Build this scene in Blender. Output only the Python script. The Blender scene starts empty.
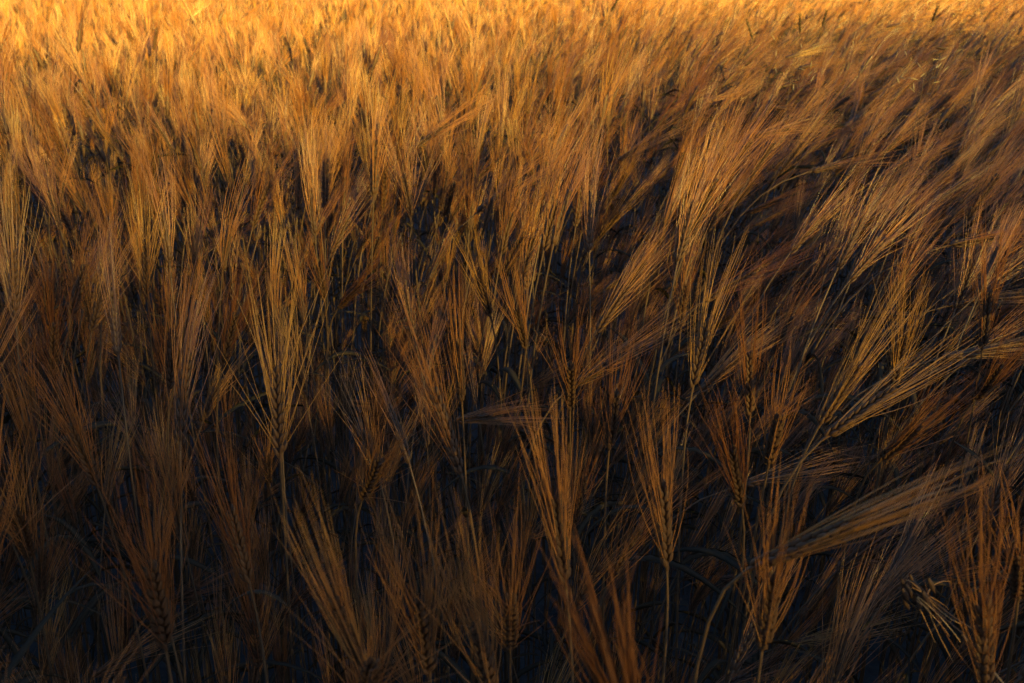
import bpy, math, random
import numpy as np
from mathutils import Vector, noise as mnoise

SEED = 11
rng = np.random.default_rng(SEED)
random.seed(SEED)
sc = bpy.context.scene
COL = sc.collection
R = math.radians

# ------------------------------------------------------------------ camera
W, H, F = 1024, 683, 996.0
CAM = np.array([0.0, 0.0, 1.27])
PITCH = R(20.45)
RIGHT = np.array([1.0, 0, 0])
UP = np.array([0, math.sin(PITCH), math.cos(PITCH)])
FWD = np.array([0, math.cos(PITCH), -math.sin(PITCH)])

cam = bpy.data.cameras.new('camera')
cam.sensor_width = 36.0
cam.lens = 36.0 * F / W
cam.clip_start = 0.02
cam.clip_end = 3000
cam.dof.use_dof = True
cam.dof.focus_distance = 1.12
cam.dof.aperture_fstop = 14.0
co = bpy.data.objects.new('camera', cam)
co.location = CAM
co.rotation_euler = (math.pi / 2 - PITCH, 0, 0)
COL.objects.link(co)
sc.camera = co


def ray(px, py):
    d = FWD + RIGHT * ((px - W / 2) / F) - UP * ((py - H / 2) / F)
    return d / np.linalg.norm(d)


def at_z(px, py, z):
    d = ray(px, py)
    return CAM + d * ((z - CAM[2]) / d[2])


def project(p):
    v = np.asarray(p) - CAM
    zc = v @ FWD
    return np.array([W / 2 + F * (v @ RIGHT) / zc, H / 2 - F * (v @ UP) / zc, zc])


# ------------------------------------------------------------------ materials
def new_mat(name):
    m = bpy.data.materials.new(name)
    m.use_nodes = True
    m.node_tree.nodes.clear()
    return m, m.node_tree.nodes, m.node_tree.links


def straw(name, c1, c2, trans, rough, scale, spec=0.5, dark=0.0, c3=None):
    """dry straw: two tints mixed by a noise and by the plant's own random value, some light let through"""
    m, N, L = new_mat(name)
    out = N.new('ShaderNodeOutputMaterial')
    tc = N.new('ShaderNodeTexCoord')
    oi = N.new('ShaderNodeObjectInfo')
    nz = N.new('ShaderNodeTexNoise'); nz.inputs['Scale'].default_value = scale; nz.inputs['Detail'].default_value = 4
    L.new(tc.outputs['Object'], nz.inputs['Vector'])
    ad = N.new('ShaderNodeMath'); ad.operation = 'MULTIPLY_ADD'
    L.new(oi.outputs['Random'], ad.inputs[0]); ad.inputs[1].default_value = 0.75
    sb = N.new('ShaderNodeMath'); sb.operation = 'MULTIPLY_ADD'
    L.new(nz.outputs['Fac'], sb.inputs[0]); sb.inputs[1].default_value = 1.1; sb.inputs[2].default_value = -0.45
    L.new(sb.outputs[0], ad.inputs[2])
    ad.use_clamp = True
    mx = N.new('ShaderNodeMix'); mx.data_type = 'RGBA'
    L.new(ad.outputs[0], mx.inputs['Factor'])
    mx.inputs['A'].default_value = (*c1, 1); mx.inputs['B'].default_value = (*c2, 1)
    colr = mx.outputs['Result']
    if c3:                                   # the palest plants are bleached
        cr = N.new('ShaderNodeValToRGB'); e = cr.color_ramp.elements
        e[0].position = 0.0; e[0].color = (*c1, 1); e[1].position = 0.95; e[1].color = (*c3, 1)
        k = e.new(0.66); k.color = (*c2, 1)
        L.new(ad.outputs[0], cr.inputs[0]); colr = cr.outputs[0]
    if dark:
        n2 = N.new('ShaderNodeTexNoise'); n2.inputs['Scale'].default_value = scale * 3.1; n2.inputs['Detail'].default_value = 3
        L.new(tc.outputs['Object'], n2.inputs['Vector'])
        rp = N.new('ShaderNodeMapRange'); rp.inputs[1].default_value = 0.52; rp.inputs[2].default_value = 0.68
        rp.inputs[3].default_value = 0; rp.inputs[4].default_value = dark
        L.new(n2.outputs['Fac'], rp.inputs[0])
        m2 = N.new('ShaderNodeMix'); m2.data_type = 'RGBA'
        L.new(rp.outputs[0], m2.inputs['Factor']); L.new(colr, m2.inputs['A'])
        m2.inputs['B'].default_value = (0.10, 0.055, 0.03, 1)
        colr = m2.outputs['Result']
    b = N.new('ShaderNodeBsdfPrincipled')
    L.new(colr, b.inputs['Base Color'])
    b.inputs['Roughness'].default_value = rough
    b.inputs['Specular IOR Level'].default_value = spec
    t = N.new('ShaderNodeBsdfTranslucent')
    L.new(colr, t.inputs['Color'])
    ms = N.new('ShaderNodeMixShader'); ms.inputs[0].default_value = trans
    L.new(b.outputs[0], ms.inputs[1]); L.new(t.outputs[0], ms.inputs[2])
    L.new(ms.outputs[0], out.inputs[0])
    return m


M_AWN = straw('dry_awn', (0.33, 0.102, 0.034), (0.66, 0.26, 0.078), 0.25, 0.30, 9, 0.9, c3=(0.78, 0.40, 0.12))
M_AWN_LIT = straw('sunlit_awn', (0.52, 0.212, 0.058), (0.80, 0.385, 0.105), 0.25, 0.28, 9, 0.9)  # brighter copy of the awn straw, caught sunlight put into its colour
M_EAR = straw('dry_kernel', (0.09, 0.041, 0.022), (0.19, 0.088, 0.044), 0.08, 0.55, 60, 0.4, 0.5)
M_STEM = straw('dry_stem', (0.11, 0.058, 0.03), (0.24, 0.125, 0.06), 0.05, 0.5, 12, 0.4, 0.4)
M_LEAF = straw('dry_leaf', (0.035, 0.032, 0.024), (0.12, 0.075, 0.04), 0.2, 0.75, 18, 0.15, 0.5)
M_PALE = straw('pale_husk', (0.55, 0.36, 0.17), (0.74, 0.52, 0.26), 0.35, 0.4, 20, 0.5)
M_DARK = straw('dark_spike', (0.07, 0.045, 0.025), (0.14, 0.085, 0.045), 0.05, 0.7, 30, 0.2)


def soil():
    m, N, L = new_mat('soil')
    out = N.new('ShaderNodeOutputMaterial'); b = N.new('ShaderNodeBsdfPrincipled')
    tc = N.new('ShaderNodeTexCoord'); nz = N.new('ShaderNodeTexNoise')
    nz.inputs['Scale'].default_value = 14; nz.inputs['Detail'].default_value = 8
    L.new(tc.outputs['Object'], nz.inputs['Vector'])
    cr = N.new('ShaderNodeValToRGB')
    cr.color_ramp.elements[0].position = 0.3; cr.color_ramp.elements[0].color = (0.030, 0.034, 0.038, 1)
    cr.color_ramp.elements[1].position = 0.75; cr.color_ramp.elements[1].color = (0.075, 0.08, 0.085, 1)
    L.new(nz.outputs['Fac'], cr.inputs[0]); L.new(cr.outputs[0], b.inputs['Base Color'])
    b.inputs['Roughness'].default_value = 0.95
    bp = N.new('ShaderNodeBump'); bp.inputs['Strength'].default_value = 0.8; bp.inputs['Distance'].default_value = 0.03
    L.new(nz.outputs['Fac'], bp.inputs['Height']); L.new(bp.outputs[0], b.inputs['Normal'])
    L.new(b.outputs[0], out.inputs[0])
    return m


# ------------------------------------------------------------------ mesh building
class MB:
    """collects tapered tubes and strips; every vertex ring has its own two half-widths"""
    def __init__(self):
        self.v = []; self.f = []; self.m = []; self.n = 0

    def tube(self, P, rad, sides=3, ref=None, mat=0, cap=False):
        P = np.asarray(P, float); n = len(P)
        rad = np.asarray(rad, float)
        if rad.ndim == 1:
            rad = np.stack([rad, rad], 1)
        T = np.empty_like(P)
        T[1:-1] = P[2:] - P[:-2]; T[0] = P[1] - P[0]; T[-1] = P[-1] - P[-2]
        T /= np.linalg.norm(T, axis=1)[:, None] + 1e-12
        if ref is None:
            ref = np.array([0.31, 0.77, 0.55]) if abs(T[0] @ np.array([0.31, 0.77, 0.55])) < 0.9 else np.array([1.0, 0, 0])
        ref = np.asarray(ref, float)
        if ref.ndim == 1:
            ref = np.repeat(ref[None], n, 0)
        A = ref - (np.sum(ref * T, 1))[:, None] * T
        A /= np.linalg.norm(A, axis=1)[:, None] + 1e-12
        B = np.cross(T, A)
        a = np.arange(sides) * 2 * math.pi / sides
        ring = (P[:, None] + A[:, None] * (rad[:, 0, None] * np.cos(a)[None])[..., None]
                + B[:, None] * (rad[:, 1, None] * np.sin(a)[None])[..., None])
        self.v.append(ring.reshape(-1, 3))
        i = np.arange(n - 1)[:, None] * sides; j = np.arange(sides)[None]; j2 = (j + 1) % sides
        q = np.stack([i + j, i + j2, i + sides + j2, i + sides + j], -1).reshape(-1, 4) + self.n
        self.f.append(q); self.m.append(np.full(len(q), mat, np.int32))
        self.n += n * sides

    def mesh(self, name, mats):
        me = bpy.data.meshes.new(name)
        V = np.concatenate(self.v).astype(np.float32); Q = np.concatenate(self.f).astype(np.int32)
        me.vertices.add(len(V)); me.vertices.foreach_set('co', V.ravel())
        me.loops.add(Q.size); me.loops.foreach_set('vertex_index', Q.ravel())
        me.polygons.add(len(Q))
        me.polygons.foreach_set('loop_start', np.arange(len(Q), dtype=np.int32) * 4)
        for m in mats: me.materials.append(m)
        me.polygons.foreach_set('material_index', np.concatenate(self.m))
        me.polygons.foreach_set('use_smooth', np.ones(len(Q), bool))
        me.update(calc_edges=True)
        return me


def unit(v):
    v = np.asarray(v, float)
    return v / (np.linalg.norm(v) + 1e-12)


def bez(P0, P1, P2, P3, n):
    t = np.linspace(0, 1, n)[:, None]
    return (1 - t) ** 3 * P0 + 3 * (1 - t) ** 2 * t * P1 + 3 * (1 - t) * t * t * P2 + t ** 3 * P3


def ear_frame(d, side):
    d = unit(d)
    s = unit(np.asarray(side, float) - d * (np.asarray(side) @ d))
    return d, s, np.cross(d, s)


def build_ear(mb_ear, mb_awn, neck, d, side, r, head=0.075, beard=0.125, spread=16, nodes=9, rows=(-50, 0, 50),
              droop=(0, 0, 0), curve=0.0, asegs=6, ksegs=5, ksides=6, awn_r=0.00044, asides=3, em=0, am=0, lod=0, keep=0.66):
    """six-row head: overlapping kernels up both sides of the axis, one long awn from each"""
    d, s, f = ear_frame(d, side)
    droop = np.asarray(droop, float)
    # axis, slightly curved
    ts = np.linspace(0, 1, nodes + 2)
    bendv = s * curve + droop * 0.35
    ax = neck + d * (head * ts)[:, None] + bendv[None] * (head * ts ** 2)[:, None]
    mb_ear.tube(ax, np.linspace(0.0016, 0.0008, len(ax)), 5, mat=em)
    if lod:
        w = 0.0072 * np.sin(np.pi * np.clip(ts * 0.9 + 0.1, 0, 1)) ** 0.6 + 0.0006
        w = w * (1 + 0.18 * np.where(np.arange(len(ts)) % 2, 1, -1))
        mb_ear.tube(ax, np.stack([w, w * 0.75], 1), 6, ref=s, mat=em)
    for i in range(nodes):
        k = (i + 0.6) / nodes
        c = neck + d * head * k + bendv * head * k * k
        t = unit(d + 2 * k * bendv)
        size = 0.8 + 0.35 * math.sin(math.pi * min(1, k * 0.8 + 0.2))
        for sg in (-1, 1):
            for a in rows:
                a2 = R(a + r.normal(0, 5))
                rad = (s * sg) * math.cos(a2) + f * math.sin(a2)
                out = R((23 - 8 * k) * min(1, 0.22 + spread / 22) + r.normal(0, 2))
                kd = unit(t * math.cos(out) + rad * math.sin(out))
                off = (0.0 if sg > 0 else 0.5) / nodes * head
                b0 = c + t * off + rad * 0.0022
                kl = 0.0108 * size
                if not lod:
                    u = np.linspace(0, 1, ksegs)
                    pr = np.array([0.35, 0.95, 1.0, 0.72, 0.22]) if ksegs == 5 else np.sin(np.pi * (0.12 + 0.8 * u))
                    mb_ear.tube(b0 + kd * (kl * u)[:, None], np.stack([pr * 0.0017, pr * 0.0023], 1) * size, ksides, ref=rad, mat=em)
                tip0 = b0 + kd * kl * 0.9
                if r.random() > keep: continue
                # awn: leaves along the kernel, swings to its own place in the fan
                sa = R(abs(r.normal(0.5, 0.36)) * spread) * (1.12 - 0.35 * k)
                ad = unit(t * math.cos(sa) + rad * math.sin(sa) + s * sg * 0.3 * math.sin(sa))
                ln = beard * (1.06 - 0.20 * k) * r.uniform(0.78, 1.08)
                if r.random() < 0.10: ln *= r.uniform(0.25, 0.6)
                u = np.linspace(0, 1, asegs)[:, None]
                wob = unit(r.normal(0, 1, 3)) * ln * abs(r.normal(0, 0.028))
                end = tip0 + ad * ln + droop * ln * 0.5
                mid = tip0 + unit(kd * 0.35 + ad * 0.65) * ln * 0.45
                P = (1 - u) ** 2 * tip0 + 2 * (1 - u) * u * mid + u * u * end + wob * (u * (1 - u) * 4)
                tap = (1.0 - 0.80 * u[:, 0] ** 1.3)
                mb_awn.tube(P, awn_r * tap * r.uniform(0.8, 1.2), asides, ref=rad, mat=am)


def stem_path(base, neck, d, n=14, bow=0.26):
    L = np.linalg.norm(neck - base)
    P1 = base + np.array([0, 0, 0.5 * L]); P2 = neck - unit(d) * bow * L
    return bez(base, P1, P2, neck, n)


def build_stem(mb, P, mat=0, sides=5, thick=0.0017):
    n = len(P)
    rr = np.linspace(thick * 1.15, thick * 0.62, n)
    mb.tube(P, rr, sides, mat=mat)
    for k in (int(n * 0.35), int(n * 0.62)):     # swollen joints
        p = P[k]; t = unit(P[k + 1] - P[k - 1])
        mb.tube(np.array([p - t * 0.006, p - t * 0.002, p + t * 0.002, p + t * 0.006]),
                np.array([0.6, 1.35, 1.35, 0.6]) * thick, sides, mat=mat)


def build_leaf(mb, p, azim, length, r, mat=0, width=0.0048, rise=1.0, segs=10):
    h = np.array([math.cos(azim), math.sin(azim), 0])
    u = np.linspace(0, 1, segs)
    drop = r.uniform(0.5, 1.5)
    P = p + h * (length * (u * 0.75))[:, None] + np.array([0, 0, 1.0]) * (length * (rise * 0.75 * u - drop * u ** 2 * 0.95))[:, None]
    P += np.cross(h, [0, 0, 1]) * (length * r.normal(0, 0.12) * u ** 2)[:, None]
    w = width * np.clip(np.minimum(1, 0.45 + u * 4) * (1 - u ** 2.2), 0.03, 1)
    tw = r.normal(0, 1.6) * u + r.uniform(-0.5, 0.5)
    side = np.cross(h, [0, 0, 1]); upv = np.array([0, 0, 1.0])
    ref = side * np.cos(tw)[:, None] + upv * np.sin(tw)[:, None]
    mb.tube(P, np.stack([w, np.full(segs, 0.00025)], 1), 4, ref=ref, mat=mat)


# ------------------------------------------------------------------ objects
def tag(o, label=None, cat=None, group=None, kind=None):
    if label: o['label'] = label
    if cat: o['category'] = cat
    if group: o['group'] = group
    if kind: o['kind'] = kind
    return o


def empty(name, loc):
    o = bpy.data.objects.new(name, None)
    o.empty_display_size = 0.05
    o.location = loc
    COL.objects.link(o)
    return o


def link(name, me, parent=None):
    o = bpy.data.objects.new(name, me)
    COL.objects.link(o)
    if parent is not None: o.parent = parent
    return o


GROUP = 'barley plants of the ripe field'


def plant(base, neck, d, side, r, leaves=2, bow=0.26, awn=None, **kw):
    """one barley plant: stem, leaves, ear with its beard; meshes lie in the plant's own frame"""
    base = np.asarray(base, float)
    root = empty('barley_plant', base)
    P = stem_path(np.zeros(3), neck - base, d, bow=bow)
    ms = MB(); build_stem(ms, P); link('stem', ms.mesh('stem', [M_STEM]), root)
    e = MB(); a = MB()
    build_ear(e, a, neck - base, d, side, r, **kw)
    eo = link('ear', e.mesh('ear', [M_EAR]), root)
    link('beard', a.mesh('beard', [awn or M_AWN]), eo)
    for k in range(leaves):
        q = P[int(len(P) * (0.35 + 0.36 * (k + r.uniform(0, 0.8)) / max(1, leaves)))]
        l = MB(); build_leaf(l, q, r.uniform(0, 2 * math.pi), r.uniform(0.13, 0.24), r)
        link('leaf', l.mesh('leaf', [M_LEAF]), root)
    return root


# ------------------------------------------------------------------ the ears one can trace in the photograph
# neck (px), tip of the beard (px), fan half-angle, first guess of the neck height, label, short name for neighbours' labels
HERO = [
 (281, 462, 267, 240, 25, .84, 'broad fan of lit awns over a dark head with herringbone right edge', 'the broad herringbone ear'),
 (53, 378, 57, 248, 20, .80, 'upright ear at left margin with a few stiff awns rising like a crown', 'the crown-like ear at left'),
 (148, 300, 142, 160, 17, .82, 'upright ear with dark narrow head below the bright upper left', 'the dark narrow head upper left'),
 (98, 488, 30, 318, 15, .83, 'ear tilted left with orange awns fanning over the left edge', 'the left-tilted orange ear'),
 (166, 650, 128, 440, 17, .84, 'large dim ear with a thick fan, lower left', 'the large dim ear lower left'),
 (374, 690, 262, 462, 10, .86, 'long ear slanting up-left from the bottom edge with red-brown awns', 'the long slanting red-brown ear'),
 (366, 712, 382, 560, 22, .86, 'short bright V-shaped fan at bottom edge left of centre', 'the short V-shaped fan at bottom'),
 (430, 676, 408, 480, 15, .82, 'slender upright ear left of the narrow bottom pair', 'the slender ear near bottom'),
 (494, 705, 450, 492, 15, .84, 'dark-headed ear at bottom with awns splayed to the left', 'the splayed dark-headed ear'),
 (510, 648, 512, 514, 26, .80, 'small tufted ear with wide short awns behind the close blurred ear', 'the small tufted ear'),
 (645, 772, 562, 545, 12, .89, 'nearest ear, thick blurred orange brush of awns at bottom centre', 'the nearest blurred ear'),
 (566, 588, 539, 366, 10, .86, 'tall narrow ear with parallel awns directly above the nearest ear', 'the tall narrow centre ear'),
 (667, 570, 655, 372, 12, .84, 'narrow upright ear right of centre with dark stem showing below', 'the upright ear right of centre'),
 (609, 450, 625, 306, 14, .83, 'neat V-shaped ear with red lit sides and tapered dark head', 'the neat V-shaped red ear'),
 (570, 410, 572, 296, 24, .80, 'wide open fan with a few strong awns left of the neat V ear', 'the wide open fan at centre'),
 (491, 318, 462, 212, 13, .83, 'brightest ear at centre, golden awns tilting up-left', 'the golden centre ear'),
 (526, 350, 502, 244, 15, .80, 'thin brown ear right of the golden centre ear', 'the thin brown ear'),
 (462, 478, 396, 262, 12, .84, 'long dim ear tilting left below the golden centre ear', 'the long dim tilted ear'),
 (338, 308, 388, 252, 16, .80, 'short ear bent right with orange brush of awns', 'the short orange brush'),
 (462, 404, 452, 250, 9, .81, 'columnar ear with nearly parallel awns under the golden centre ear', 'the columnar ear'),
 (362, 500, 412, 398, 22, .80, 'ear leaning right with wide loose fan in the dark middle', 'the loose fan in the dark middle'),
 (692, 392, 728, 212, 17, .84, 'ear with a bright yellow streak on its left side', 'the yellow-streaked ear'),
 (750, 418, 750, 262, 11, .82, 'upright ear with straight parallel awns right of the yellow-streaked ear', 'the straight upright ear'),
 (822, 440, 990, 314, 12, .85, 'long golden ear lying up to the right, longest of the right cluster', 'the long golden right ear'),
 (818, 428, 926, 258, 12, .84, 'golden ear rising steeply behind the long golden right ear', 'the steep golden ear'),
 (893, 392, 918, 244, 15, .82, 'upright golden fan crossing above the long golden right ear', 'the upright golden fan'),
 (768, 468, 794, 335, 20, .81, 'brown fan left of the golden right cluster', 'the brown fan at right'),
 (742, 508, 716, 368, 12, .83, 'brown ear tilted left among the right-leaning ears', 'the left-tilted brown ear'),
 (878, 462, 980, 380, 13, .80, 'brown ear bent right under the golden cluster', 'the brown bent ear'),
 (972, 402, 1046, 316, 13, .82, 'orange ear leaning out over the right edge', 'the orange ear at right edge'),
 (982, 352, 1002, 192, 14, .83, 'tall loose ear by the right edge above the orange one', 'the tall ear at right edge'),
 (747, 570, 1012, 452, 4, .93, 'bent ear with smooth arched stem and long golden awns sweeping right', 'the sweeping bent ear'),
 (762, 650, 794, 462, 13, .86, 'upright ear with kernels showing, crossed by the sweeping bent ear', 'the crossed upright ear'),
 (985, 690, 974, 468, 14, .86, 'big red-brown ear in the lower right corner', 'the big corner ear'),
 (700, 304, 832, 222, 12, .83, 'long feathery ear swept right above the yellow-streaked ear', 'the long feathery ear'),
 (776, 178, 836, 98, 10, .84, 'slanting golden brush in the upper right', 'the slanting golden brush'),
 (744, 214, 832, 180, 11, .80, 'low ear bent nearly flat to the right in upper right', 'the flat-bent ear'),
 (444, 218, 468, 138, 16, .83, 'spread fan leaning right in upper centre', 'the upper centre fan'),
 (612, 198, 646, 142, 12, .83, 'bright tapering ear in the upper middle', 'the bright tapering ear'),
 (596, 240, 652, 176, 14, .80, 'loose golden fan below the bright tapering ear', 'the loose golden fan'),
 (126, 164, 74, 84, 9, .84, 'bright long ear tilted left in the upper left', 'the bright left-tilted ear'),
 (20, 238, 2, 128, 13, .83, 'bright ear cut by the left edge', 'the ear at the left edge'),
 (96, 228, 46, 136, 13, .82, 'ear tilted left below the bright long one', 'the second left-tilted ear'),
 (325, 302, 312, 204, 13, .81, 'straight orange ear above the broad herringbone ear', 'the straight orange ear'),
 (222, 368, 254, 238, 14, .82, 'brown ear leaning right just left of the herringbone ear', 'the brown leaning ear'),
 (570, 388, 704, 300, 13, .79, 'dim ear laid over to the right behind the neat V ear', 'the dim laid-over ear'),
 (454, 421, 566, 403, 10, .71, 'dim ear lying almost flat across the dark centre', 'the flat dim ear'),
 (30, 560, 2, 420, 15, .80, 'dim ear in the shade at the left edge', 'the shaded ear at left edge'),
 (1018, 600, 1030, 480, 15, .84, 'ear at the right edge beside the big corner ear', 'the ear beside the corner'),
 (250, 585, 200, 400, 14, .79, 'shaded ear behind the large dim one', 'the shaded ear behind'),
]

LIT_EARS = {'the broad herringbone ear', 'the golden centre ear', 'the yellow-streaked ear', 'the long golden right ear', 'the steep golden ear',
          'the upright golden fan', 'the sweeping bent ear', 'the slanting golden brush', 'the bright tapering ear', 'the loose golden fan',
          'the bright left-tilted ear', 'the ear at the left edge'}  # ears whose sunlit look comes from the brighter awn colour
hero_seg = []
hero_roots = []


def solve_tip(neck, tx, ty, L):
    """point on the tip's pixel ray at distance L from the neck, the higher of the two"""
    d = ray(tx, ty); w = CAM - neck
    b = d @ w; c = w @ w - L * L
    q = b * b - c
    if q < 0: return None
    t = [-b - math.sqrt(q), -b + math.sqrt(q)]
    c = [CAM + d * x for x in t]
    return max(c, key=lambda p: p[2])


for k, (nx, ny, tx, ty, spread, z, label, ref) in enumerate(HERO):
    r = np.random.default_rng(100 + k)
    tip = None; L = r.uniform(0.175, 0.195)
    while tip is None:
        neck = at_z(nx, ny, z)
        tip = solve_tip(neck, tx, ty, L)
        if tip is None:
            if L < 0.235: L += 0.01
            else: z += 0.01
    d = unit(tip - neck)
    side = np.cross(d, unit(neck - CAM))
    side = unit(side + r.normal(0, 0.35, 3))
    off = 0.10 if spread > 5 else 0.055
    base = np.array([neck[0] - d[0] * off + r.normal(0, .02), neck[1] - d[1] * 0.10 + r.normal(0, .02), 0.0])
    head = L * r.uniform(0.36, 0.42)
    kw = dict(bow=0.15)
    kw.update({'keep': 1.0, 'awn_r': 0.0008} if k == 10 else {'keep': 0.62, 'bow': 0.11} if spread < 6 else {'keep': r.uniform(0.6, 0.95), 'awn_r': 0.00037})
    if ref in LIT_EARS: kw['awn'] = M_AWN_LIT
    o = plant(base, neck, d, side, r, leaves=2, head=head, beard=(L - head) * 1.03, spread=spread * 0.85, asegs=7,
              droop=np.array([0, 0, -0.06]) * (1 - d[2]) + r.normal(0, 0.03, 3), curve=r.normal(0, 0.012), **kw)
    tag(o, 'barley ear: ' + label if not label.startswith('x') else label, 'barley plant', GROUP)
    hero_seg.append((np.array([nx, ny]), np.array([tx, ty]), np.linalg.norm(neck - CAM)))
    hero_roots.append((o, ref, neck, tip))

# the snapped, hooked ear beside the corner ear
r = np.random.default_rng(900)
pa = at_z(962, 634, .86); pb = at_z(908, 580, .885); pc = at_z(930, 628, .84)
base = np.array([pa[0] + 0.02, pa[1] + 0.02, 0])
root = empty('broken_barley_plant', base)
q = stem_path(np.zeros(3), pa - base, unit(pb - pa)); m = MB(); build_stem(m, q); link('stem', m.mesh('stem', [M_STEM]), root)
m = MB(); a = MB()
for s in range(5):
    j = r.normal(0, 0.0035, 3); j2 = r.normal(0, 0.007, 3)
    e = pc + r.normal(0, 0.012, 3) + np.array([0.01, 0, 0.02 * r.uniform(-1, 1)])
    P = bez(pa + j, pa + (pb - pa) * 0.6 + j2, pb + j + (pb - pa) * 0.18, pb + (e - pb) * 0.3 + j2, 10)
    (m if s < 2 else a).tube(P - base, np.full(10, 0.0006 if s < 2 else 0.0004), 4)
    P = bez(pb + (e - pb) * 0.3 + j2, pb + (e - pb) * 0.5, e - (pc - pb) * 0.1, e, 8)
    a.tube(P - base, np.linspace(0.0004, 0.0002, 8), 4)
for s in range(9):
    c0 = pb + r.normal(0, 0.004, 3) - base
    m.tube(np.array([c0 + (pc - pb) * x for x in (0, 0.1, 0.2, 0.3)]) + r.normal(0, 0.004, 3), [0.0008, 0.002, 0.0018, 0.0005], 5)
eo = link('ear', m.mesh('ear', [M_EAR]), root); link('beard', a.mesh('beard', [M_AWN]), eo)
tag(root, 'snapped barley ear hooked over with awns hanging down, beside the lower right corner ear', 'barley plant', GROUP)
hero_seg.append((np.array([747, 570]), np.array([700, 690]), 0.75))
hero_seg.append((np.array([962, 634]), np.array([908, 580]), 0.7))

# ------------------------------------------------------------------ scatter of the field
ZN = 0.80


def lean_at(x, y, r):
    """lean of a plant's ear from the vertical (angle) and its compass direction: wind presses the right half over"""
    zc = max(0.3, y)
    u = x / (0.55 * zc + 0.12)
    n1 = mnoise.noise(Vector((x * 0.8 + 7, y * 0.8, 1.7)))
    n2 = mnoise.noise(Vector((x * 0.5, y * 0.6 + 3, 5.1)))
    s = min(1, max(0, (u + 0.1) / 0.6)); s = s * s * (3 - 2 * s)
    lx = 2 + 32 * s + 14 * n1 - (5 if u < -0.3 else 0) + r.normal(0, 11)
    ly = 2 + 12 * n2 + r.normal(0, 11)
    if r.random() < 0.06 + 0.16 * s:
        lx += r.uniform(25, 55)
    a = math.hypot(lx, ly)
    return min(a, 100), math.atan2(ly, lx)


BENDS = [4, 11, 19, 28, 40, 56, 76, 98]


def proto_geo(bend, r, lod=0):
    """neck, direction etc. of a plant leaning along +X by bend degrees"""
    b = R(bend)
    d = np.array([math.sin(b), r.normal(0, 0.05), math.cos(b)])
    neck = np.array([0.10 * math.sin(b) + 0.12 * (b / 1.5) ** 2 + 0.02, r.normal(0, 0.015), ZN - 0.02 * b])
    return neck, unit(d)


pts = []      # x, y, neck height, lean, azimuth
def scatter(y0, y1, dens, halfw, plow=0.34):
    step = 1 / math.sqrt(dens)
    y = y0
    while y < y1:
        hw = halfw(y)
        x = -hw
        while x < hw:
            px = x + rng.uniform(-.5, .5) * step; py = y + rng.uniform(-.5, .5) * step
            n = mnoise.noise(Vector((px * 0.9, py * 0.9, 0))) * 0.6 + mnoise.noise(Vector((px * 2.3, py * 2.3, 9))) * 0.4
            wave = (0.07 if py < 2.2 else 0.10) * n
            z = ZN + wave + rng.normal(0, 0.04 if py < 2.2 else 0.06)
            low = rng.random() < plow
            if low: z -= rng.uniform(0.12, 0.34)
            a, az = lean_at(px, py, rng)
            pts.append([px, py, z, a, az, low])
            x += step
        y += step

scatter(-0.9, 2.4, 225, lambda y: 1.5 + 0.62 * max(0, y))
scatter(0.3, 2.8, 75, lambda y: 0.6 + 0.6 * max(0, y), 1.0)
scatter(2.4, 5.0, 130, lambda y: 1.5 + 0.62 * y)
scatter(5.0, 11.0, 85, lambda y: 1.6 + 0.62 * y)
scatter(11.0, 22.0, 50, lambda y: 1.6 + 0.7 * y)
scatter(22.0, 60.0, 12, lambda y: 2 + 0.75 * y)

# prototypes with all their parts, two of each bend
protos = []
for bi, b in enumerate(BENDS):
    for v in range(3):
        r = np.random.default_rng(500 + bi * 7 + v)
        neck, d = proto_geo(b, r)
        an = r.uniform(0, math.pi)
        side = np.cross(d, [0, 1, 0.1]) * math.cos(an) + np.array([0, 1.0, 0]) * math.sin(an)
        L = r.uniform(0.155, 0.21); head = L * r.uniform(0.34, 0.42)
        protos.append(dict(b=b, neck=neck, d=d, L=L, side=side, head=head, r=r, root=None, seed=r.integers(1e6), spread=[7, 13, 18][v] + r.uniform(-2.5, 3), keep=r.uniform(0.45, 0.78), wind=np.array([r.uniform(0, .22), r.normal(0, .08), 0])))


def proto_args(p):
    return dict(head=p['head'], beard=(p['L'] - p['head']) * 1.03, spread=p['spread'], keep=p['keep'], droop=np.array([0, 0, -0.10]) * (1 - p['d'][2]) + p['wind'], curve=0.03)


def children(o): return [c for c in bpy.data.objects if c.parent == o]


def pick(a, r):
    b = int(np.argmin([abs(a - q) for q in BENDS]))
    return b * 3 + int(r.random() * 3)


def seg_dist(p, a, b):
    ab = b - a; t = np.clip((p - a) @ ab / (ab @ ab), 0, 1)
    return np.linalg.norm(p - a - ab * t)


SUNLIT = [(n_ + t_) / 2 for (_, f_, n_, t_) in hero_roots if f_ in ('the sweeping bent ear', 'the nearest blurred ear', 'the long golden right ear', 'the steep golden ear', 'the yellow-streaked ear')]
SUNH = np.array([math.sin(R(145.0)), math.cos(R(145.0)), 0])
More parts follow.
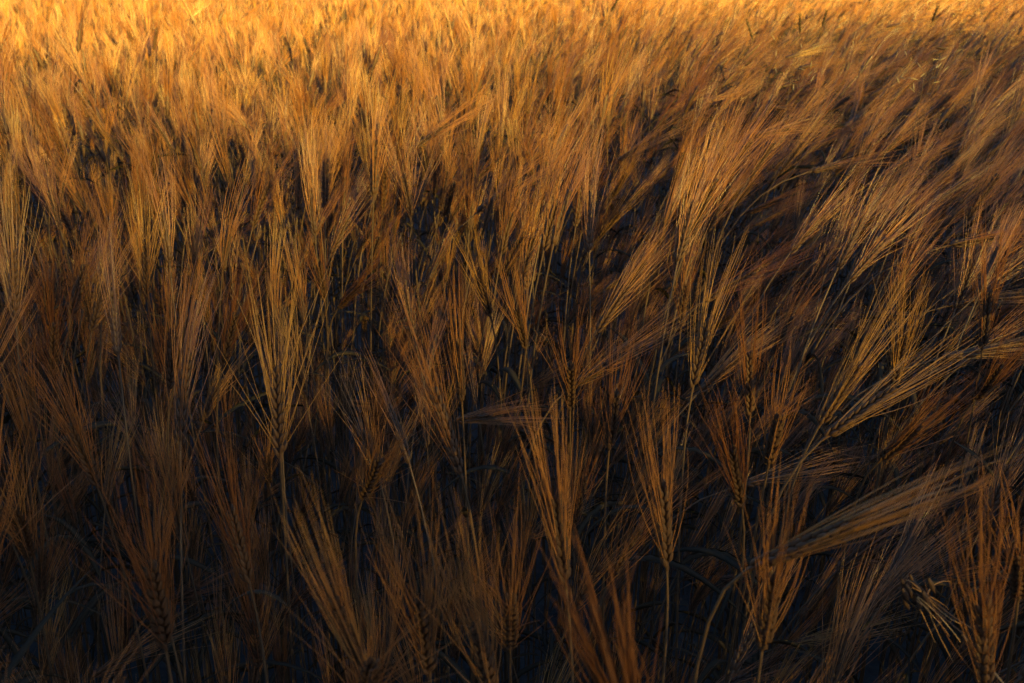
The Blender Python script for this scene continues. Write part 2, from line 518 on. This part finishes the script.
# placed plants: neck and tip in the world, their size in the picture
P2 = []
for (x, y, z, a, az, low) in pts:
    i = pick(a, rng); p = protos[i]
    s = z / p['neck'][2]
    c, sn = math.cos(az), math.sin(az)
    rot = lambda v: np.array([c * v[0] - sn * v[1], sn * v[0] + c * v[1], v[2]])
    tip = p['neck'] + p['d'] * p['L']
    # no plant may lean into the camera or stand right under it
    nk = np.array([x, y, 0]) + rot(p['neck']) * s; tp = np.array([x, y, 0]) + rot(tip) * s
    if math.hypot(nk[0], nk[1]) < 0.22 or math.hypot(tp[0], tp[1]) < 0.22: continue
    for M_ in SUNLIT:                      # lower neighbours on the sunny side of the best lit ears
        v_ = (nk + tp) / 2 - M_; t_ = v_ @ SUNH; l_ = abs(v_[0] * SUNH[1] - v_[1] * SUNH[0])
        top_ = M_[2] - 0.10 + max(0, t_) * 0.185
        if -0.05 < t_ < 1.0 and l_ < 0.13 and max(tp[2], nk[2]) > top_:
            k = top_ / max(tp[2], nk[2]); s *= k; low = True
            nk = np.array([x, y, 0]) + rot(p['neck']) * s; tp = np.array([x, y, 0]) + rot(tip) * s
    rec = dict(i=i, x=x, y=y, s=s, az=az, nk=nk, tp=tp, low=low, inview=False)
    if nk @ np.array([0, 1, 0]) > 0.15:
        a_, b_ = project(nk), project(tp)
        if a_[2] > 0.1 and b_[2] > 0.1:
            m_ = (a_ + b_) / 2
            dist = np.linalg.norm(nk - CAM)
            rec['px'] = m_[:2]; rec['na'] = a_[:2]; rec['tb'] = b_[:2]; rec['dist'] = dist
            rec['inview'] = 10 < m_[0] < W - 10 and 10 < m_[1] < H - 5
            # keep the traced ears in sight: a plant in front of one grows lower
            if dist < 2.6:
                lowered = False
                for (ha, hb, hd) in hero_seg:
                    if dist < hd + 0.12:
                        lim = 30 / max(0.5, hd)
                        if min(seg_dist(q, ha, hb) for q in (a_[:2], m_[:2], b_[:2])) < lim:
                            lowered = True; break
                if lowered and dist < 0.85: continue
                if lowered:
                    k = 0.72 if not low else 0.8
                    rec['s'] *= k; rec['low'] = True
                    rec['nk'] = np.array([x, y, 0]) + rot(p['neck']) * rec['s']
                    rec['inview'] = False
    P2.append(rec)

NIND = 300 - len(hero_roots) - 1
cand = sorted([q for q in P2 if q['inview'] and not q['low']], key=lambda q: q['dist'])[:NIND]
chosen = set(id(q) for q in cand)

used_labels = set(o['label'] for o, *_ in hero_roots)
heropx = [(project((n + t) / 2), ref) for (o, ref, n, t) in hero_roots]
ORD = ['', 'second ', 'third ', 'fourth ', 'fifth ', 'sixth ', 'seventh ', 'eighth ', 'ninth ', 'tenth ']


def label_for(q):
    dx = q['tb'][0] - q['na'][0]; dy = q['na'][1] - q['tb'][1]
    an = math.degrees(math.atan2(dx, dy))
    if abs(an) < 12: ln = 'upright'
    elif an < -12: ln = 'left-leaning'
    elif an < 50: ln = 'right-leaning'
    elif an < 100: ln = 'right-bent flat'
    else: ln = 'drooping'
    order = sorted(range(len(heropx)), key=lambda k: np.linalg.norm(heropx[k][0][:2] - q['px']))
    for rank in range(10):
        for k in order[:3]:
            hp, ref = heropx[k]
            ddx = q['px'][0] - hp[0]; ddy = q['px'][1] - hp[1]
            if abs(ddx) > abs(ddy): rel = 'right of' if ddx > 0 else 'left of'
            else: rel = 'below' if ddy > 0 else 'above'
            s = f'{ORD[rank]}{ln} barley ear {rel} {ref}'
            if s not in used_labels:
                used_labels.add(s); return s
    return s


for q in cand:
    p = protos[q['i']]
    if p['root'] is None:
        p['root'] = plant(np.zeros(3), p['neck'], p['d'], p['side'], np.random.default_rng(p['seed']), leaves=2, **proto_args(p))
        o = p['root']
    else:
        o = p['root'].copy(); COL.objects.link(o)
        for ch in children(p['root']):
            c = ch.copy(); COL.objects.link(c); c.parent = o
            for g in children(ch):
                e = g.copy(); COL.objects.link(e); e.parent = c
    o.location = (q['x'], q['y'], 0); o.rotation_euler = (0, 0, q['az']); o.scale = (q['s'],) * 3
    tag(o, label_for(q), 'barley plant', GROUP)

# the rest of the field: one object that strews joined plants
rest = [q for q in P2 if id(q) not in chosen]
lib = []


def lib_plant(p, lod, name):
    r = np.random.default_rng(p['seed'] + 5)
    mb = MB()
    P = stem_path(np.zeros(3), p['neck'], p['d'], n=12 if lod == 0 else 7)
    build_stem(mb, P, mat=2, sides=5 if lod == 0 else 3)
    if lod == 0:
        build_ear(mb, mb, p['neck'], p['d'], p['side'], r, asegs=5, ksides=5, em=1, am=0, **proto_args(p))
    elif lod == 1:
        build_ear(mb, mb, p['neck'], p['d'], p['side'], r, asegs=4, nodes=8, lod=1, em=1, am=0, awn_r=0.00065, **proto_args(p))
    else:
        build_ear(mb, mb, p['neck'], p['d'], p['side'], r, asegs=3, nodes=8, rows=(-35, 35), lod=1, em=1, am=0, awn_r=0.0011, **proto_args(p))
    for k in range(3 if lod < 2 else 2):
        qq = P[int(len(P) * (0.3 + 0.2 * k + r.uniform(0, 0.15)))]
        build_leaf(mb, qq, r.uniform(0, 2 * math.pi), r.uniform(0.13, 0.26), r, mat=3, segs=8 if lod == 0 else 5)
    return bpy.data.objects.new(name, mb.mesh(name, [M_AWN, M_EAR, M_STEM, M_LEAF]))


for lod in range(3):
    for i, p in enumerate(protos):
        lib.append(lib_plant(p, lod, 'barley_pattern'))
NP = len(protos)
V = np.array([[q['x'], q['y'], 0] for q in rest], np.float32)
sc_ = []; ix = []; rt = []
for q in rest:
    d = math.hypot(q['x'], q['y'])
    lod = 0 if d < 2.2 else (1 if d < 5 else 2)
    k = 1.0 if d < 11 else (1.03 if d < 22 else 1.08)
    sc_.append(q['s'] * k); ix.append(lod * NP + q['i']); rt.append((rng.normal(0, .03), rng.normal(0, .03), q['az']))
me = bpy.data.meshes.new('barley_field')
me.vertices.add(len(V)); me.vertices.foreach_set('co', V.ravel())
for nm, ty, arr, fld in (('psize', 'FLOAT', np.array(sc_, np.float32), 'value'), ('pidx', 'INT', np.array(ix, np.int32), 'value'),
                         ('prot', 'FLOAT_VECTOR', np.array(rt, np.float32).ravel(), 'vector')):
    at = me.attributes.new(nm, ty, 'POINT'); at.data.foreach_set(fld, arr)
field = link('barley_field', me)
for m_ in (M_AWN, M_EAR, M_STEM, M_LEAF): me.materials.append(m_)
tag(field, 'dense ripe barley filling the field behind and between the nearest ears', 'barley field', None, 'stuff')
ng = bpy.data.node_groups.new('strew_barley', 'GeometryNodeTree')
ng.interface.new_socket('Geometry', in_out='INPUT', socket_type='NodeSocketGeometry')
ng.interface.new_socket('Geometry', in_out='OUTPUT', socket_type='NodeSocketGeometry')
gi = ng.nodes.new('NodeGroupInput'); go = ng.nodes.new('NodeGroupOutput')
g2i = ng.nodes.new('GeometryNodeGeometryToInstance')
for o in reversed(lib):
    oi = ng.nodes.new('GeometryNodeObjectInfo'); oi.inputs['Object'].default_value = o
    oi.inputs['As Instance'].default_value = False
    ng.links.new(oi.outputs['Geometry'], g2i.inputs[0])
iop = ng.nodes.new('GeometryNodeInstanceOnPoints')
m2p = ng.nodes.new('GeometryNodeMeshToPoints')
ng.links.new(gi.outputs[0], m2p.inputs['Mesh'])
ng.links.new(m2p.outputs[0], iop.inputs['Points']); ng.links.new(g2i.outputs[0], iop.inputs['Instance'])
iop.inputs['Pick Instance'].default_value = True
for nm, ty, so in (('psize', 'FLOAT', 'Scale'), ('pidx', 'INT', 'Instance Index'), ('prot', 'FLOAT_VECTOR', 'Rotation')):
    na = ng.nodes.new('GeometryNodeInputNamedAttribute'); na.data_type = ty; na.inputs['Name'].default_value = nm
    ng.links.new(na.outputs['Attribute'], iop.inputs[so])
ng.links.new(iop.outputs[0], go.inputs[0])
md = field.modifiers.new('strew', 'NODES'); md.node_group = ng

# ------------------------------------------------------------------ wild grass among the barley
def panicle(px, py, ztop, n, label, dz=0.30):
    r = np.random.default_rng(int(px))
    top = at_z(px, py, ztop)
    root = empty('wild_grass', (top[0] - 0.03, top[1], 0)); b = np.array([top[0] - 0.03, top[1], 0])
    P = bez(np.zeros(3), np.array([0, 0, ztop * 0.5]), top - b - np.array([0.02, 0, 0.2]), top - b, 32)
    m = MB(); m.tube(P, np.linspace(0.0014, 0.0004, 32), 4)
    link('stem', m.mesh('stem', [M_STEM]), root)
    m = MB(); husks = []
    for k in range(n):
        s = MB(); husks.append(s)
        t = r.uniform(0.86, 1.0); p = P[min(31, int(t * 31))]
        az = r.uniform(0, 2 * math.pi); l = r.uniform(0.01, 0.05)
        e = p + np.array([math.cos(az) * l, math.sin(az) * l, l * r.uniform(0.1, 0.9)])
        m.tube(np.array([p, (p + e) / 2 + [0, 0, l * 0.12], e]), [0.0004, 0.0003, 0.00025], 3)
        d = unit(e - p + np.array([0, 0, 0.4 * l]) + r.normal(0, 0.014, 3))
        s.tube(e + d * (0.017 * np.linspace(0, 1, 5))[:, None], np.array([0.0003, 0.0011, 0.0012, 0.0008, 0.0002]), 5)
    root['kind'] = 'thing'
    pn = link('panicle', m.mesh('panicle', [M_STEM]), root)
    for s in husks: link('husk', s.mesh('husk', [M_PALE]), pn)
    tag(root, label, 'wild grass', 'wild grass among the barley')


panicle(930, 55, 1.10, 20, 'wild grass with pale glinting husks in the upper right')
panicle(797, 45, 1.11, 10, 'thin wild grass with few pale husks left of the other pale grass')


def spike(px, py, tx, ty, z, label):
    r = np.random.default_rng(int(px * 3 + py))
    a = CAM + ray(px, py) * 4.6; SL = 4.6 / F * math.hypot(tx - px, ty - py) * 1.1; t = solve_tip(a, tx, ty, SL)
    d = unit(t - a); b = np.array([a[0] - d[0] * .1, a[1], 0])
    root = empty('dark_grass', b)
    m = MB(); m.tube(stem_path(np.zeros(3), a - b, d), np.linspace(0.0014, 0.0008, 14), 4); link('stem', m.mesh('stem', [M_STEM]), root)
    m = MB(); u = np.linspace(0, 1, 9)
    rr = 0.0042 * np.array([.3, .8, 1.1, .9, 1.1, .9, .9, .6, .1])
    m.tube(a - b + d * (SL * u)[:, None], rr, 6)
    for k in range(26):
        c = a - b + d * SL * (k / 27 + 0.01); az = k * 2.4
        o_ = unit(np.cross(d, [math.cos(az), math.sin(az), 0.2]))
        m.tube(np.array([c, c + d * 0.006 + o_ * 0.005, c + d * 0.013 + o_ * 0.006]), [0.001, 0.0016, 0.0003], 4)
    root['kind'] = 'thing'
    link('seed_head', m.mesh('seed_head', [M_DARK]), root)
    tag(root, label, 'wild grass', 'dark grass spikes')


spike(611, 12, 619, -3, .98, 'dark slender grass spike rising at top centre')
spike(753, 40, 746, 18, .97, 'dark grass spike tilting left in the upper right')
spike(800, 34, 800, 14, .97, 'dark upright grass spike beside the thin pale grass')
spike(822, 27, 827, 10, .97, 'dark grass spike right of the thin pale grass')
spike(932, 22, 938, 6, .98, 'dark grass spike above the pale glinting grass')
spike(172, 118, 208, 84, .95, 'dark blade-like spike slanting right in the upper left')

# ------------------------------------------------------------------ ground
S = 1500.0
gm = bpy.data.meshes.new('ground')
gm.from_pydata([(-S, -S, 0), (S, -S, 0), (S, S, 0), (-S, S, 0)], [], [(0, 1, 2, 3)])
gm.materials.append(soil())
tag(link('ground', gm), None, None, None, 'structure')

# ------------------------------------------------------------------ light
SUN_EL, SUN_AZ = R(10.5), R(145.0)     # azimuth from +Y (ahead), positive to the right
SUN_STRENGTH, SKY_STRENGTH, EXPOSURE = 5.0, 0.06, 1.74
TREE_TOP = 29.76  # crown height of the added wood, tuned for its shade
w = bpy.data.worlds.new('World'); sc.world = w; w.use_nodes = True
N = w.node_tree.nodes; L_ = w.node_tree.links; N.clear()
o_ = N.new('ShaderNodeOutputWorld'); bg = N.new('ShaderNodeBackground'); sky = N.new('ShaderNodeTexSky')
sky.sky_type = 'NISHITA'; sky.sun_disc = False
sky.sun_elevation = SUN_EL; sky.sun_rotation = SUN_AZ
sky.air_density = 1.0; sky.dust_density = 0.6; sky.ozone_density = 3.5
bg.inputs[1].default_value = SKY_STRENGTH
L_.new(sky.outputs[0], bg.inputs[0]); L_.new(bg.outputs[0], o_.inputs[0])
sl = bpy.data.lights.new('sun', 'SUN'); sl.energy = SUN_STRENGTH; sl.angle = R(0.5); sl.color = (1.0, 0.80, 0.14)
so = bpy.data.objects.new('sun', sl)
to_sun = Vector((math.sin(SUN_AZ) * math.cos(SUN_EL), math.cos(SUN_AZ) * math.cos(SUN_EL), math.sin(SUN_EL)))
so.rotation_euler = to_sun.to_track_quat('Z', 'Y').to_euler()
so.location = (0, 0, 5)
COL.objects.link(so)

sc.view_settings.view_transform = 'Standard'
sc.view_settings.look = 'None'
sc.view_settings.exposure = EXPOSURE
sc.view_settings.gamma = 1
sc.cycles.max_bounces = 6
sc.cycles.diffuse_bounces = 3
sc.cycles.transparent_max_bounces = 4
sc.cycles.use_denoising = True
sc.cycles.denoiser = 'OPENIMAGEDENOISE'
sc.cycles.denoising_input_passes = 'RGB_ALBEDO_NORMAL'
sc.cycles.denoising_prefilter = 'NONE'

# ------------------------------------------------------------------ unseen wood added behind the camera to shade the near ears
TD = 120.0
r = np.random.default_rng(77)
m = MB()
xs = np.arange(-20, 175, 0.8)
def top(x): return TREE_TOP - 2.2 * math.exp(-((x - 85.8) / 0.9) ** 2) - 0.6 * math.exp(-((x - 88.0) / 1.7) ** 2) + 0.30 * mnoise.noise(Vector((x * 0.16, 2.0, 0))) + 0.15 * mnoise.noise(Vector((x * 0.6, 5.0, 0)))  # dips shaped to let sun through onto chosen ears
for x in xs:                       # trunks and the dense heart of the crowns
    h = top(x)
    yy = -TD - 1.0 + r.normal(0, 0.5)
    m.tube(np.array([[x, yy, 0], [x + r.normal(0, .1), yy, h * .3], [x, yy, h * .6]]), [0.2, 0.15, 0.08], 6, mat=0)
    u = np.linspace(0, 1, 9)
    m.tube(np.array([x, yy, 0.6]) + np.array([0, 0, 1.0]) * ((h - 0.75) * u)[:, None] + r.normal(0, .1, (9, 3)) * [1, 1, 0],
           1.15 * np.array([.5, .9, 1.1, 1.1, 1.05, 1.0, .95, .9, .6]), 8, mat=1)
for k in range(14000):              # leaves
    x = r.uniform(xs[0], xs[-1]); h = top(x); z = h - abs(r.normal(0, 1)) * 0.45 if r.random() < .6 else r.uniform(0.5, h)
    c = np.array([x, -TD + r.normal(-0.9, 0.9), z]); d = unit(r.normal(0, 1, 3))
    m.tube(c + d * (0.16 * np.linspace(-1, 1, 4))[:, None], np.array([[.01, .005], [.09, .01], [.08, .01], [.01, .005]]), 4, ref=unit(r.normal(0, 1, 3)), mat=1)
M_BARK = straw('bark', (0.08, 0.06, 0.045), (0.14, 0.11, 0.08), 0.0, 0.9, 3)
M_FOL = straw('foliage', (0.035, 0.06, 0.02), (0.07, 0.10, 0.035), 0.15, 0.6, 1.5)
tag(link('shade_wood', m.mesh('shade_wood', [M_BARK, M_FOL])), 'added edge of a wood out of view, shaped to shade the near field', 'wood', None, 'stuff')
